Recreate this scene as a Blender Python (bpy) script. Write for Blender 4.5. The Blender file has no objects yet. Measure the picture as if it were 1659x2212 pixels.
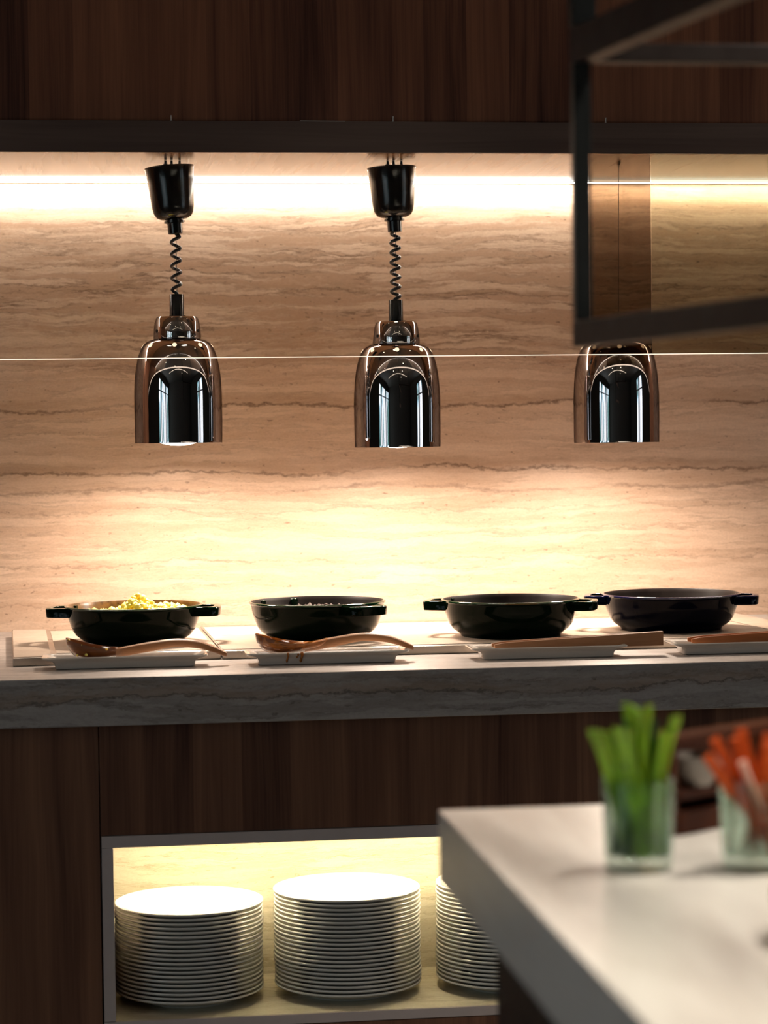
import bpy, bmesh, math, random
from mathutils import Vector, Matrix, noise

sc = bpy.context.scene
COL = sc.collection
PI = math.pi
rnd = random.Random(7)

# ------------------------------------------------------------------ camera
cam_d = bpy.data.cameras.new('camera')
cam = bpy.data.objects.new('camera', cam_d)
COL.objects.link(cam)
cam_d.sensor_fit = 'VERTICAL'
cam_d.sensor_height = 36.0
cam_d.lens = 81.37
cam_d.clip_start = 0.02
cam_d.clip_end = 60
yaw, pitch, roll = 0.12999, 0.033169, 0.012669
F_ = Vector((math.sin(yaw)*math.cos(pitch), math.cos(yaw)*math.cos(pitch), -math.sin(pitch)))
r_ = Vector((math.cos(yaw), -math.sin(yaw), 0.0))
u_ = r_.cross(F_)
R2 = r_*math.cos(roll) - u_*math.sin(roll)
U2 = u_*math.cos(roll) + r_*math.sin(roll)
m = Matrix((R2, U2, -F_)).transposed().to_4x4()
m.translation = Vector((0, 0, 1.31))
cam.matrix_world = m
cam_d.dof.use_dof = True
cam_d.dof.focus_distance = 4.45
cam_d.dof.aperture_fstop = 3.8
sc.camera = cam

# ------------------------------------------------------------------ view, world
sc.view_settings.view_transform = 'Standard'
sc.view_settings.look = 'None'
sc.view_settings.exposure = 0.18
sc.view_settings.gamma = 1.0
sc.view_settings.use_curve_mapping = False
sc.cycles.use_denoising = True
sc.cycles.max_bounces = 10
sc.cycles.transparent_max_bounces = 16
sc.cycles.sample_clamp_indirect = 6
sc.cycles.caustics_reflective = False
sc.cycles.caustics_refractive = False

world = bpy.data.worlds.new('world')
sc.world = world
world.use_nodes = True
world.node_tree.nodes['Background'].inputs[0].default_value = (0.5, 0.6, 0.75, 1)
world.node_tree.nodes['Background'].inputs[1].default_value = 0.25

# light strengths (fittings of the place, plus added room fill)
LED_UP = 106.0          # strip under the overhead cabinet
LED_NICHE = 150.0       # strip over the plates
BULB = 6.3            # heat lamp bulbs, watts each
ISLAND_SPOT = 58.0     # ceiling downlights over the island
WALLWASH = 14.0        # ceiling downlights in front of the overhead cabinet
ROOM_FILL_SPOT = 10.0       # downlights added in the rest of the room as warm fill
WINDOW = 2.3           # daylit panes

WARM = (1.0, 0.81, 0.65)
def lamp(kind, loc, energy, color=(1, 1, 1), rot=(0, 0, 0), **kw):
    d = bpy.data.lights.new(kw.pop('name', 'light'), kind)
    d.energy = energy
    d.color = color
    for k, v in kw.items():
        setattr(d, k, v)
    o = bpy.data.objects.new(d.name, d)
    o.location = loc
    o.rotation_euler = rot
    COL.objects.link(o)
    return o

# ------------------------------------------------------------------ helpers
def tag(o, label=None, cat=None, group=None, kind=None):
    if label: o['label'] = label
    if cat: o['category'] = cat
    if group: o['group'] = group
    if kind: o['kind'] = kind
    return o

def empty(name, loc=(0, 0, 0), rz=0.0):
    o = bpy.data.objects.new(name, None)
    o.empty_display_size = 0.05
    o.location = loc
    o.rotation_euler = (0, 0, rz)
    COL.objects.link(o)
    return o

def obj(name, bm, mats, parent=None, smooth=True, angle=35, bevel=0.0, seg=2, recalc=True):
    if recalc:
        bmesh.ops.recalc_face_normals(bm, faces=bm.faces[:])
    me = bpy.data.meshes.new(name)
    bm.to_mesh(me)
    bm.free()
    if not isinstance(mats, (list, tuple)):
        mats = [mats]
    for mm in mats:
        me.materials.append(mm)
    if smooth:
        me.shade_smooth()
        me.set_sharp_from_angle(angle=math.radians(angle))
    o = bpy.data.objects.new(name, me)
    COL.objects.link(o)
    if parent is not None:
        o.parent = parent
    if bevel:
        md = o.modifiers.new('bevel', 'BEVEL')
        md.width = bevel
        md.segments = seg
        md.limit_method = 'ANGLE'
        md.angle_limit = math.radians(50)
    return o

def copy_tree(o, parent=None):
    c = o.copy()
    COL.objects.link(c)
    c.parent = parent
    for ch in list(o.children):
        copy_tree(ch, c)
    return c

def box(bm, x0, x1, y0, y1, z0, z1):
    vs = [bm.verts.new(p) for p in ((x0,y0,z0),(x1,y0,z0),(x1,y1,z0),(x0,y1,z0),(x0,y0,z1),(x1,y0,z1),(x1,y1,z1),(x0,y1,z1))]
    for f in ((0,3,2,1),(4,5,6,7),(0,1,5,4),(1,2,6,5),(2,3,7,6),(3,0,4,7)):
        bm.faces.new([vs[i] for i in f])
    return bm

def B(*a):
    bm = bmesh.new()
    return box(bm, *a)

def quad_prism(bm, pts, z0, z1):
    lo = [bm.verts.new((p[0], p[1], z0)) for p in pts]
    hi = [bm.verts.new((p[0], p[1], z1)) for p in pts]
    n = len(pts)
    bm.faces.new(lo[::-1]); bm.faces.new(hi)
    for i in range(n):
        bm.faces.new([lo[i], lo[(i+1) % n], hi[(i+1) % n], hi[i]])
    return bm

def lathe(bm, prof, n=64, off=(0, 0, 0), mat=None, wob=None):
    """prof: (r, z) list; r == 0 closes to a point; mat: index per segment"""
    rings = []
    for r, z in prof:
        if r < 1e-6:
            rings.append([bm.verts.new((off[0], off[1], z+off[2]))])
        else:
            rings.append([bm.verts.new((off[0]+r*math.cos(2*PI*i/n), off[1]+r*math.sin(2*PI*i/n), z+off[2])) for i in range(n)])
    for k in range(len(rings)-1):
        a, b = rings[k], rings[k+1]
        for i in range(n):
            j = (i+1) % n
            if len(a) == 1 and len(b) == 1:
                continue
            if len(a) == 1:
                f = bm.faces.new([a[0], b[j], b[i]])
            elif len(b) == 1:
                f = bm.faces.new([a[i], a[j], b[0]])
            else:
                f = bm.faces.new([a[i], a[j], b[j], b[i]])
            if mat:
                f.material_index = mat[k]
    return bm

def tube(bm, pts, rad, n=10, cap=True):
    pts = [Vector(p) for p in pts]
    rings = []
    up = Vector((0, 0, 1))
    prev = None
    for i, p in enumerate(pts):
        t = (pts[min(i+1, len(pts)-1)] - pts[max(i-1, 0)]).normalized()
        if prev is None:
            a = t.cross(up)
            if a.length < 1e-3:
                a = t.cross(Vector((1, 0, 0)))
            a.normalize()
        else:
            a = (prev - t*prev.dot(t)).normalized()
        prev = a
        b = t.cross(a)
        rr = rad[i] if isinstance(rad, (list, tuple)) else rad
        rings.append([bm.verts.new(p + a*rr*math.cos(2*PI*k/n) + b*rr*math.sin(2*PI*k/n)) for k in range(n)])
    for i in range(len(rings)-1):
        for k in range(n):
            bm.faces.new([rings[i][k], rings[i][(k+1) % n], rings[i+1][(k+1) % n], rings[i+1][k]])
    if cap:
        bm.faces.new(rings[0][::-1]); bm.faces.new(rings[-1])
    return bm

def loft(bm, secs):
    rings = [[bm.verts.new(p) for p in s] for s in secs]
    n = len(rings[0])
    for i in range(len(rings)-1):
        for k in range(n):
            bm.faces.new([rings[i][k], rings[i][(k+1) % n], rings[i+1][(k+1) % n], rings[i+1][k]])
    bm.faces.new(rings[0][::-1]); bm.faces.new(rings[-1])
    return bm

# ------------------------------------------------------------------ materials
class NT:
    def __init__(s, name):
        s.m = bpy.data.materials.new(name)
        s.m.use_nodes = True
        s.t = s.m.node_tree
        s.t.nodes.clear()
        s.out = s.t.nodes.new('ShaderNodeOutputMaterial')
    def n(s, typ, **kw):
        nd = s.t.nodes.new(typ)
        for k, v in kw.items():
            setattr(nd, k, v)
        return nd
    def l(s, a, b):
        s.t.links.new(a, b)
    def val(s, inp, v):
        if isinstance(v, (int, float, tuple, list)):
            inp.default_value = v
        else:
            s.l(v, inp)
    def math(s, op, a, b=0.0, c=None, clamp=False):
        nd = s.n('ShaderNodeMath', operation=op, use_clamp=clamp)
        s.val(nd.inputs[0], a); s.val(nd.inputs[1], b)
        if c is not None: s.val(nd.inputs[2], c)
        return nd.outputs[0]
    def coord(s, kind='Object'):
        return s.n('ShaderNodeTexCoord').outputs[kind]
    def mapping(s, vec, scale=(1, 1, 1), loc=(0, 0, 0), rot=(0, 0, 0)):
        nd = s.n('ShaderNodeMapping')
        s.l(vec, nd.inputs[0])
        nd.inputs['Location'].default_value = loc
        nd.inputs['Rotation'].default_value = rot
        nd.inputs['Scale'].default_value = scale
        return nd.outputs[0]
    def noise(s, vec, scale=1.0, detail=4.0, rough=0.5, dist=0.0, lac=2.0):
        nd = s.n('ShaderNodeTexNoise')
        s.l(vec, nd.inputs['Vector'])
        nd.inputs['Scale'].default_value = scale
        nd.inputs['Detail'].default_value = detail
        nd.inputs['Roughness'].default_value = rough
        nd.inputs['Lacunarity'].default_value = lac
        nd.inputs['Distortion'].default_value = dist
        return nd.outputs[0]
    def ramp(s, fac, stops, interp='LINEAR'):
        nd = s.n('ShaderNodeValToRGB')
        s.val(nd.inputs[0], fac)
        cr = nd.color_ramp
        cr.interpolation = interp
        while len(cr.elements) < len(stops):
            cr.elements.new(0.5)
        for e, (p, c) in zip(cr.elements, stops):
            e.position = p
            e.color = (c, c, c, 1) if isinstance(c, (int, float)) else (*c, 1)
        return nd.outputs[0]
    def rng(s, v, a, b, c=0.0, d=1.0, clamp=True, smooth=False):
        nd = s.n('ShaderNodeMapRange', clamp=clamp)
        if smooth: nd.interpolation_type = 'SMOOTHSTEP'
        s.val(nd.inputs[0], v)
        for i, x in enumerate((a, b, c, d)):
            nd.inputs[i+1].default_value = x
        return nd.outputs[0]
    def mix(s, fac, a, b, mode='MIX'):
        nd = s.n('ShaderNodeMix', data_type='RGBA', blend_type=mode)
        s.val(nd.inputs[0], fac)
        for i, c in ((6, a), (7, b)):
            if isinstance(c, tuple):
                nd.inputs[i].default_value = (*c[:3], 1)
            else:
                s.l(c, nd.inputs[i])
        return nd.outputs[2]
    def sep(s, vec):
        nd = s.n('ShaderNodeSeparateXYZ'); s.l(vec, nd.inputs[0])
        return nd.outputs
    def comb(s, x, y, z):
        nd = s.n('ShaderNodeCombineXYZ')
        for i, v in enumerate((x, y, z)): s.val(nd.inputs[i], v)
        return nd.outputs[0]
    def bsdf(s, color=(0.5, 0.5, 0.5), rough=0.5, metal=0.0, spec=0.5, coat=0.0, bump=None, bstr=0.2, bdist=0.001, **kw):
        b = s.n('ShaderNodeBsdfPrincipled')
        s.val(b.inputs['Base Color'], (*color, 1) if isinstance(color, tuple) else color)
        s.val(b.inputs['Roughness'], rough)
        b.inputs['Metallic'].default_value = metal
        b.inputs['Specular IOR Level'].default_value = spec
        b.inputs['Coat Weight'].default_value = coat
        b.inputs['Coat Roughness'].default_value = 0.05
        for k, v in kw.items():
            s.val(b.inputs[k.replace('_', ' ')], v)
        if bump is not None:
            bp = s.n('ShaderNodeBump')
            bp.inputs['Strength'].default_value = bstr
            bp.inputs['Distance'].default_value = bdist
            s.l(bump, bp.inputs['Height'])
            s.l(bp.outputs[0], b.inputs['Normal'])
        s.l(b.outputs[0], s.out.inputs[0])
        return b

def m_plain(name, color, rough=0.5, metal=0.0, spec=0.5, var=0.06, vscale=40, **kw):
    t = NT(name)
    n = t.noise(t.coord(), vscale, 4)
    c = t.mix(t.rng(n, 0.3, 0.7), tuple(x*(1-var) for x in color), tuple(min(1, x*(1+var)) for x in color))
    rr = t.rng(n, 0.3, 0.7, rough*0.9, rough*1.1)
    t.bsdf(c, rr, metal, spec, **kw)
    return t.m

def m_emit(name, color, strength, var=None):
    t = NT(name)
    e = t.n('ShaderNodeEmission')
    e.inputs[0].default_value = (*color, 1)
    e.inputs[1].default_value = strength
    t.l(e.outputs[0], t.out.inputs[0])
    return t.m

def m_travertine(name, light=(0.78, 0.585, 0.445), mid=(0.53, 0.35, 0.24), dark=(0.17, 0.10, 0.065), veins=(), zones=True, rough=0.38, seed=0.0, amp=1.0):
    """banded travertine, bands run along X"""
    t = NT(name)
    o = t.sep(t.coord())
    x = o[0]
    v = t.math('ADD', o[2], t.math('MULTIPLY', o[1], 0.55))
    warp = t.noise(t.comb(t.math('MULTIPLY', x, 1.5), t.math('MULTIPLY', v, 3.0), seed), 1.0, 3, 0.5)
    warp2 = t.noise(t.comb(t.math('MULTIPLY', x, 13.0), t.math('MULTIPLY', v, 34.0), seed+3), 1.0, 7, 0.72)
    vw = t.math('ADD', v, t.math('MULTIPLY', t.math('SUBTRACT', warp, 0.5), 0.085))
    vw = t.math('ADD', vw, t.math('MULTIPLY', t.math('SUBTRACT', warp2, 0.5), 0.026))
    big = t.noise(t.comb(t.math('MULTIPLY', x, 0.5), t.math('MULTIPLY', vw, 9.0), seed+5), 1.0, 3, 0.5)
    band = t.noise(t.comb(t.math('MULTIPLY', x, 3.2), t.math('MULTIPLY', vw, 46.0), seed+9), 1.0, 6, 0.66)
    fine = t.noise(t.comb(t.math('MULTIPLY', x, 34.0), t.math('MULTIPLY', vw, 170.0), seed+13), 1.0, 7, 0.75)
    grit = t.noise(t.comb(t.math('MULTIPLY', x, 170.0), t.math('MULTIPLY', v, 300.0), seed), 1.0, 3, 0.6)
    f = t.math('MULTIPLY', t.rng(band, 0.42, 0.66), 0.75*amp)
    f = t.math('ADD', f, t.math('MULTIPLY', t.rng(fine, 0.45, 0.72), 0.34*amp))
    f = t.math('ADD', f, t.math('MULTIPLY', t.rng(big, 0.35, 0.65), 0.25*amp))
    if zones:   # the slab has a darker, closely banded zone
        zn = t.rng(t.math('ABSOLUTE', t.math('SUBTRACT', vw, 2.75+1.62)), 0.06, 0.24, 1.0, 0.25, smooth=True)
        f = t.math('MULTIPLY', f, t.math('ADD', 0.50, t.math('MULTIPLY', zn, 0.95)))
    c = t.mix(t.rng(f, 0.0, 0.95), light, mid)
    c = t.mix(t.math('MULTIPLY', t.rng(grit, 0.35, 0.65), 0.14), c, dark)
    lines = t.rng(t.math('ABSOLUTE', t.math('SUBTRACT', band, 0.5)), 0.0, 0.045, 1.0, 0.0, smooth=True)
    fl = t.noise(t.comb(t.math('MULTIPLY', x, 3.0), t.math('MULTIPLY', vw, 30.0), seed+17), 1.0, 4, 0.6)
    lines = t.math('MULTIPLY', lines, t.rng(fl, 0.42, 0.62))
    lines = t.math('MULTIPLY', lines, t.rng(fine, 0.30, 0.55, 0.35, 1.0))
    if zones: lines = t.math('MULTIPLY', lines, t.math('ADD', 0.35, zn))
    c = t.mix(t.math('MULTIPLY', lines, 0.62*amp), c, dark)
    # named veins with crumbly lower edge
    rag = t.noise(t.comb(t.math('MULTIPLY', x, 38.0), t.math('MULTIPLY', v, 70.0), seed+21), 1.0, 6, 0.72)
    for (z0, w, s_) in veins:
        wv = t.noise(t.comb(t.math('MULTIPLY', x, 3.2), z0*7, seed), 1.0, 4, 0.55)
        vz = t.math('ADD', v, t.math('MULTIPLY', t.math('SUBTRACT', wv, 0.5), 0.075))
        vj = t.math('ADD', vz, t.math('MULTIPLY', t.math('SUBTRACT', rag, 0.5), 0.030))
        d = t.math('SUBTRACT', vj, z0)
        on = t.noise(t.comb(t.math('MULTIPLY', x, 4.0), z0*11, seed+2), 1.0, 2, 0.5)
        on = t.rng(on, 0.30, 0.50, 0.25, 1.0)
        mk = t.math('MULTIPLY', t.rng(t.math('ABSOLUTE', d), 0.0, w*0.24, 1.0, 0.0, smooth=True), on)
        mk = t.math('MULTIPLY', mk, t.rng(fine, 0.30, 0.55, 0.45, 1.0))
        halo = t.math('MULTIPLY', t.rng(t.math('ABSOLUTE', t.math('SUBTRACT', d, w*0.5)), 0.0, w*1.1, 1.0, 0.0, smooth=True), on)
        c = t.mix(t.math('MULTIPLY', halo, 0.42*s_), c, (0.36, 0.22, 0.13))
        c = t.mix(t.math('MULTIPLY', mk, 0.85*s_), c, dark)
    # pores
    pore = t.noise(t.comb(t.math('MULTIPLY', x, 60.0), t.math('MULTIPLY', v, 130.0), seed+31), 1.0, 2, 0.5)
    pm = t.math('MULTIPLY', t.rng(pore, 0.655, 0.70), t.rng(band, 0.45, 0.6))
    c = t.mix(t.math('MULTIPLY', pm, 0.7), c, dark)
    t.bsdf(c, t.rng(fine, 0.3, 0.7, rough*0.85, rough*1.2), spec=0.35, bump=t.math('SUBTRACT', fine, pm), bstr=0.25, bdist=0.0008)
    return t.m

def m_veneer(name, a, b, c3, axis='Z', rough=0.42, boards=0.085, seed=0.0, grain=1.0):
    """walnut veneer, grain runs along axis; strips of differing tone"""
    t = NT(name)
    o = t.sep(t.coord())
    if axis == 'Z':
        u, w = t.math('ADD', o[0], t.math('MULTIPLY', o[1], 1.0)), o[2]
    elif axis == 'X':
        u, w = t.math('ADD', o[2], t.math('MULTIPLY', o[1], 1.0)), o[0]
    else:
        u, w = t.math('ADD', o[0], o[2]), o[1]
    uw = t.math('ADD', u, t.math('MULTIPLY', t.math('SUBTRACT', t.noise(t.comb(t.math('MULTIPLY', u, 9.0), t.math('MULTIPLY', w, 2.0), seed), 1.0, 2), 0.5), 0.02))
    st = t.noise(t.comb(t.math('FLOOR', t.math('DIVIDE', u, boards)), seed+0.37, 4.2), 1.37, 0)
    broad = t.noise(t.comb(t.math('MULTIPLY', uw, 28.0), t.math('MULTIPLY', w, 1.1), seed), 1.0, 3, 0.55, 0.6)
    gr = t.noise(t.comb(t.math('MULTIPLY', uw, 260.0), t.math('MULTIPLY', w, 4.5), seed+4), 1.0, 5, 0.6)
    f = t.math('ADD', t.math('MULTIPLY', t.rng(st, 0.3, 0.7), 0.42), t.math('MULTIPLY', t.rng(broad, 0.3, 0.7), 0.45))
    f = t.math('ADD', f, t.math('MULTIPLY', t.math('SUBTRACT', gr, 0.5), 0.55*grain))
    col = t.ramp(f, [(0.05, c3), (0.45, b), (0.95, a)])
    t.bsdf(col, t.rng(gr, 0.3, 0.7, rough*0.85, rough*1.15) if axis != 'Y' else rough, spec=0.3 if axis == 'Y' else 0.14, bump=gr, bstr=0.08 if axis != 'Y' else 0.0, bdist=0.0005)
    return t.m

def m_glass_pane(name, tint, refl=0.6, rough=0.0):
    t = NT(name)
    tr = t.n('ShaderNodeBsdfTransparent'); tr.inputs[0].default_value = (*tint, 1)
    gl = t.n('ShaderNodeBsdfGlossy'); gl.inputs['Roughness'].default_value = 0.02
    gl.inputs['Color'].default_value = (1, 1, 1, 1)
    fr = t.n('ShaderNodeFresnel'); fr.inputs[0].default_value = 1.45
    n = t.noise(t.coord(), 3.0, 2)
    k = t.math('MULTIPLY', fr.outputs[0], t.rng(n, 0.2, 0.8, refl*0.9, refl*1.1))
    mx = t.n('ShaderNodeMixShader')
    t.l(k, mx.inputs[0]); t.l(tr.outputs[0], mx.inputs[1]); t.l(gl.outputs[0], mx.inputs[2])
    t.l(mx.outputs[0], t.out.inputs[0])
    return t.m

def m_wood(name, a, b, rough=0.4, scale=1.0, wet=0.0, spec=0.35):
    t = NT(name)
    co = t.coord()
    mp = t.mapping(co, (9*scale, 90*scale, 90*scale))
    g = t.noise(mp, 1.0, 5, 0.6, 0.8)
    g2 = t.noise(t.mapping(co, (3, 25, 25)), 1.0, 3, 0.5, 1.5)
    c = t.mix(t.math('MULTIPLY', t.math('ADD', t.rng(g, 0.35, 0.65), t.rng(g2, 0.35, 0.65)), 0.5), a, b)
    t.bsdf(c, rough, spec=spec, coat=wet, bump=g, bstr=0.08, bdist=0.0005)
    return t.m

M = {}
M['stone_wall'] = m_travertine('travertine_wall', veins=((4.125, .022, 1.0), (3.985, .020, .95), (3.945, .030, .6), (3.90, .012, .4), (3.79, .014, .45), (4.37, .012, .7), (4.43, .010, .5), (4.21, .010, .4), (3.70, .010, .4)))
M['stone_top'] = m_travertine('travertine_worktop', light=(0.47, 0.42, 0.385), mid=(0.31, 0.265, 0.235), dark=(0.12, 0.095, 0.08), veins=((3.052, .014, 1.0), (3.072, .008, .5)), zones=False, seed=4.7, amp=1.1)
M['stone_niche'] = m_travertine('travertine_niche', light=(0.62, 0.57, 0.44), mid=(0.50, 0.44, 0.31), dark=(0.28, 0.22, 0.12), zones=False, seed=9.1, amp=1.1, veins=((2.945, .014, .7), (2.80, .012, .8), (2.76, .010, .6)))
M['veneer_up'] = m_veneer('walnut_veneer_upper', (0.24, 0.100, 0.055), (0.135, 0.055, 0.033), (0.045, 0.018, 0.014), 'Z', seed=1.3)
M['veneer_low'] = m_veneer('walnut_veneer_lower', (0.27, 0.132, 0.076), (0.165, 0.078, 0.048), (0.070, 0.032, 0.023), 'Z', seed=6.3)
M['veneer_fascia'] = m_veneer('walnut_veneer_fascia', (0.105, 0.074, 0.062), (0.074, 0.050, 0.043), (0.034, 0.023, 0.022), 'X', boards=0.3, seed=2.2, grain=0.7)
M['veneer_soffit'] = m_veneer('oak_veneer_soffit', (0.47, 0.285, 0.165), (0.42, 0.25, 0.14), (0.36, 0.205, 0.11), 'Y', rough=0.16, boards=0.5, seed=3.4, grain=0.5)
M['veneer_side'] = m_veneer('walnut_veneer_side', (0.36, 0.18, 0.10), (0.26, 0.125, 0.07), (0.14, 0.065, 0.04), 'Z', seed=8.3)
M['laminate'] = m_plain('grey_laminate', (0.52, 0.44, 0.41), 0.45, var=0.03)
M['black_plastic'] = m_plain('black_plastic', (0.004, 0.004, 0.0045), 0.16, spec=0.5, coat=0.0)
M['black_rubber'] = m_plain('black_rubber', (0.006, 0.006, 0.007), 0.32)
M['chrome'] = m_plain('chrome', (0.56, 0.53, 0.53), 0.02, metal=1.0, var=0.01, Specular_Tint=(0.20, 0.18, 0.18, 1))
M['steel'] = m_plain('brushed_steel', (0.62, 0.56, 0.50), 0.30, metal=1.0, var=0.05)
M['steel_dark'] = m_plain('steel_cable', (0.08, 0.08, 0.08), 0.4, metal=1.0)
M['green_enamel'] = m_plain('dark_green_enamel', (0.0012, 0.0050, 0.0020), 0.07, var=0.1, spec=0.08)
M['green_rim'] = m_plain('green_enamel_edge', (0.004, 0.035, 0.010), 0.10, var=0.1, coat=0.6)
M['blue_enamel'] = m_plain('dark_blue_enamel', (0.0012, 0.0016, 0.0060), 0.07, var=0.1, spec=0.08)
M['blue_rim'] = m_plain('blue_enamel_edge', (0.004, 0.005, 0.045), 0.10, var=0.1, coat=0.6)
M['pot_inside'] = m_plain('black_enamel_inside', (0.008, 0.005, 0.004), 0.45, spec=0.2, var=0.25)
M['pot_inside_egg'] = m_plain('browned_enamel_inside', (0.075, 0.038, 0.010), 0.3, var=0.5, vscale=90)
M['porcelain'] = m_plain('white_porcelain', (0.70, 0.68, 0.63), 0.09, var=0.015, coat=0.3)
M['tray_white'] = m_plain('cream_porcelain', (0.66, 0.60, 0.53), 0.12, var=0.015, coat=0.2)
M['egg'] = m_plain('scrambled_egg', (0.95, 0.76, 0.15), 0.5, var=0.10, vscale=70, Subsurface_Weight=0.2)
M['stew'] = m_plain('brown_stew', (0.022, 0.009, 0.005), 0.5, var=0.6, vscale=150)
M['sauce'] = m_plain('orange_sauce', (0.42, 0.13, 0.015), 0.12, var=0.3, vscale=60, coat=0.5)
M['ladle_wood'] = m_wood('ladle_wood', (0.42, 0.20, 0.085), (0.26, 0.105, 0.038), 0.42)
M['ladle_wet'] = m_wood('ladle_wood_wet', (0.26, 0.085, 0.022), (0.13, 0.034, 0.008), 0.16, wet=0.5)
M['tong_wood'] = m_wood('tong_wood', (0.40, 0.20, 0.095), (0.27, 0.12, 0.05), 0.42)
M['tong_wood_red'] = m_wood('tong_wood_red', (0.44, 0.15, 0.045), (0.28, 0.085, 0.022), 0.38)
M['frame_dark'] = m_plain('dark_bronze_frame', (0.010, 0.006, 0.005), 0.45, spec=0.2, var=0.15)
M['frame_wood'] = m_plain('brown_frame', (0.022, 0.012, 0.009), 0.5, spec=0.2, var=0.15)
M['post_black'] = m_plain('black_post', (0.005, 0.006, 0.006), 0.5, spec=0.15)
M['crate_wood'] = m_wood('crate_wood', (0.060, 0.014, 0.003), (0.025, 0.005, 0.001), 0.5, spec=0.1)
M['bowl_grey'] = m_plain('grey_bowl', (0.20, 0.17, 0.145), 0.4)
M['celery'] = m_plain('celery_green', (0.20, 0.40, 0.008), 0.45, var=0.35, vscale=25, Subsurface_Weight=0.1)
M['celery_dark'] = m_plain('celery_dark_green', (0.014, 0.070, 0.008), 0.45, var=0.35, vscale=25)
M['carrot'] = m_plain('carrot_orange', (0.46, 0.060, 0.002), 0.55, spec=0.2, var=0.15)
M['pale_stick'] = m_plain('pale_pink_stick', (0.62, 0.36, 0.28), 0.4, var=0.15)
M['island_body'] = m_plain('island_dark_panel', (0.018, 0.010, 0.008), 0.5)
M['plaster'] = m_plain('dim_plaster', (0.10, 0.085, 0.07), 0.8, vscale=3)
M['ceiling'] = m_plain('ceiling_paint', (0.16, 0.135, 0.11), 0.8, vscale=3)
M['floor'] = m_plain('floor_tile', (0.10, 0.08, 0.065), 0.35, vscale=2)
M['dark_metal'] = m_plain('window_metal', (0.02, 0.02, 0.022), 0.4)

t = NT('pale_marble')
o_ = t.coord()
n1 = t.noise(t.mapping(o_, (16, 2.2, 3.0), rot=(0, 0, 0.10)), 1.0, 5, 0.55, 0.4)
n2 = t.noise(t.mapping(o_, (60, 9, 60), rot=(0, 0, 0.10)), 1.0, 5, 0.6)
c_ = t.mix(t.rng(n1, 0.38, 0.68), (0.64, 0.60, 0.545), (0.47, 0.43, 0.385))
c_ = t.mix(t.math('MULTIPLY', t.rng(n2, 0.4, 0.7), 0.25), c_, (0.36, 0.31, 0.27))
t.bsdf(c_, 0.30, spec=0.4)
M['marble'] = t.m

t = NT('clear_tumbler_glass')
g = t.n('ShaderNodeBsdfGlass'); g.inputs['Color'].default_value = (0.86, 0.95, 0.89, 1)
nn = t.noise(t.coord(), 30, 2)
t.l(t.rng(nn, 0, 1, 0.0, 0.01), g.inputs['Roughness']); g.inputs['IOR'].default_value = 1.47
tr = t.n('ShaderNodeBsdfTransparent'); tr.inputs[0].default_value = (0.92, 0.97, 0.94, 1)
mx = t.n('ShaderNodeMixShader'); mx.inputs[0].default_value = 0.55
t.l(g.outputs[0], mx.inputs[1]); t.l(tr.outputs[0], mx.inputs[2]); t.l(mx.outputs[0], t.out.inputs[0])
M['tumbler'] = t.m

M['pane_clear'] = m_glass_pane('clear_glass_screen', (0.97, 0.975, 0.965), 0.35)
M['pane_bronze'] = m_glass_pane('bronze_glass_screen', (0.42, 0.37, 0.31), 0.8)
M['pane_olive'] = m_glass_pane('olive_glass_screen', (0.63, 0.62, 0.535), 0.8)
M['edge_glow'] = m_emit('painted_edge_glow', (1.0, 0.80, 0.62), 1.3)  # emission painted in for the bright line along the glass edge
M['led_up'] = m_emit('led_strip_warm_white', (1.0, 0.92, 0.82), LED_UP)
M['led_face'] = m_emit('led_strip_diffuser', (1.0, 0.94, 0.86), 3.2)
M['led_niche'] = m_emit('led_strip_yellow', (1.0, 0.86, 0.56), LED_NICHE)
M['bulb'] = m_emit('bulb_face', (1.0, 0.80, 0.72), 12.0)
M['vent'] = m_emit('vent_hole_glow', (1.0, 0.74, 0.48), 1.4)
M['downlight'] = m_emit('downlight_face', (1.0, 0.85, 0.65), 14.0)
M['cove'] = m_emit('cove_light', (1.0, 0.86, 0.66), 3.0)

# daylit panes: sky with foliage outside
t = NT('daylit_pane')
co = t.coord()
nf = t.noise(t.mapping(co, (1.3, 1.3, 0.5)), 1.0, 6, 0.65)
ns = t.noise(t.mapping(co, (2.2, 2.2, 0.12)), 1.0, 2, 0.5)
c_ = t.ramp(nf, [(0.42, (0.03, 0.09, 0.06)), (0.48, (0.25, 0.45, 0.55)), (0.53, (0.86, 0.92, 1.0))])
st = t.math('MULTIPLY', t.rng(ns, 0.36, 0.44, 0.04, 1.0), WINDOW)
e = t.n('ShaderNodeEmission'); t.l(c_, e.inputs[0]); t.l(st, e.inputs[1]); t.l(e.outputs[0], t.out.inputs[0])
M['daylight'] = t.m

# ------------------------------------------------------------------ room shell
X0, X1, Y0, Y1, ZC = -4.0, 5.2, -3.6, 5.0, 2.75
def struct(name, bm, mat, parent=None, **kw):
    o = obj(name, bm, mat, parent, smooth=False, **kw)
    if parent is None: o['kind'] = 'structure'
    return o
struct('floor', B(X0, X1, Y0, Y1+.1, -.1, 0), M['floor'])
struct('ceiling', B(X0, X1, Y0, Y1+.1, ZC, ZC+.1), M['ceiling'])
wb = struct('wall_back', B(X0, X1, Y1, Y1+.1, 0, ZC), M['stone_wall'])
struct('wall_front', B(X0, X1, Y0-.1, Y0, 0, ZC), M['plaster'])
struct('wall_left', B(X0-.1, X0, Y0, Y1+.1, 0, ZC), M['plaster'])
struct('wall_right', B(X1, X1+.1, Y0, Y1+.1, 0, ZC), M['plaster'])

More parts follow.
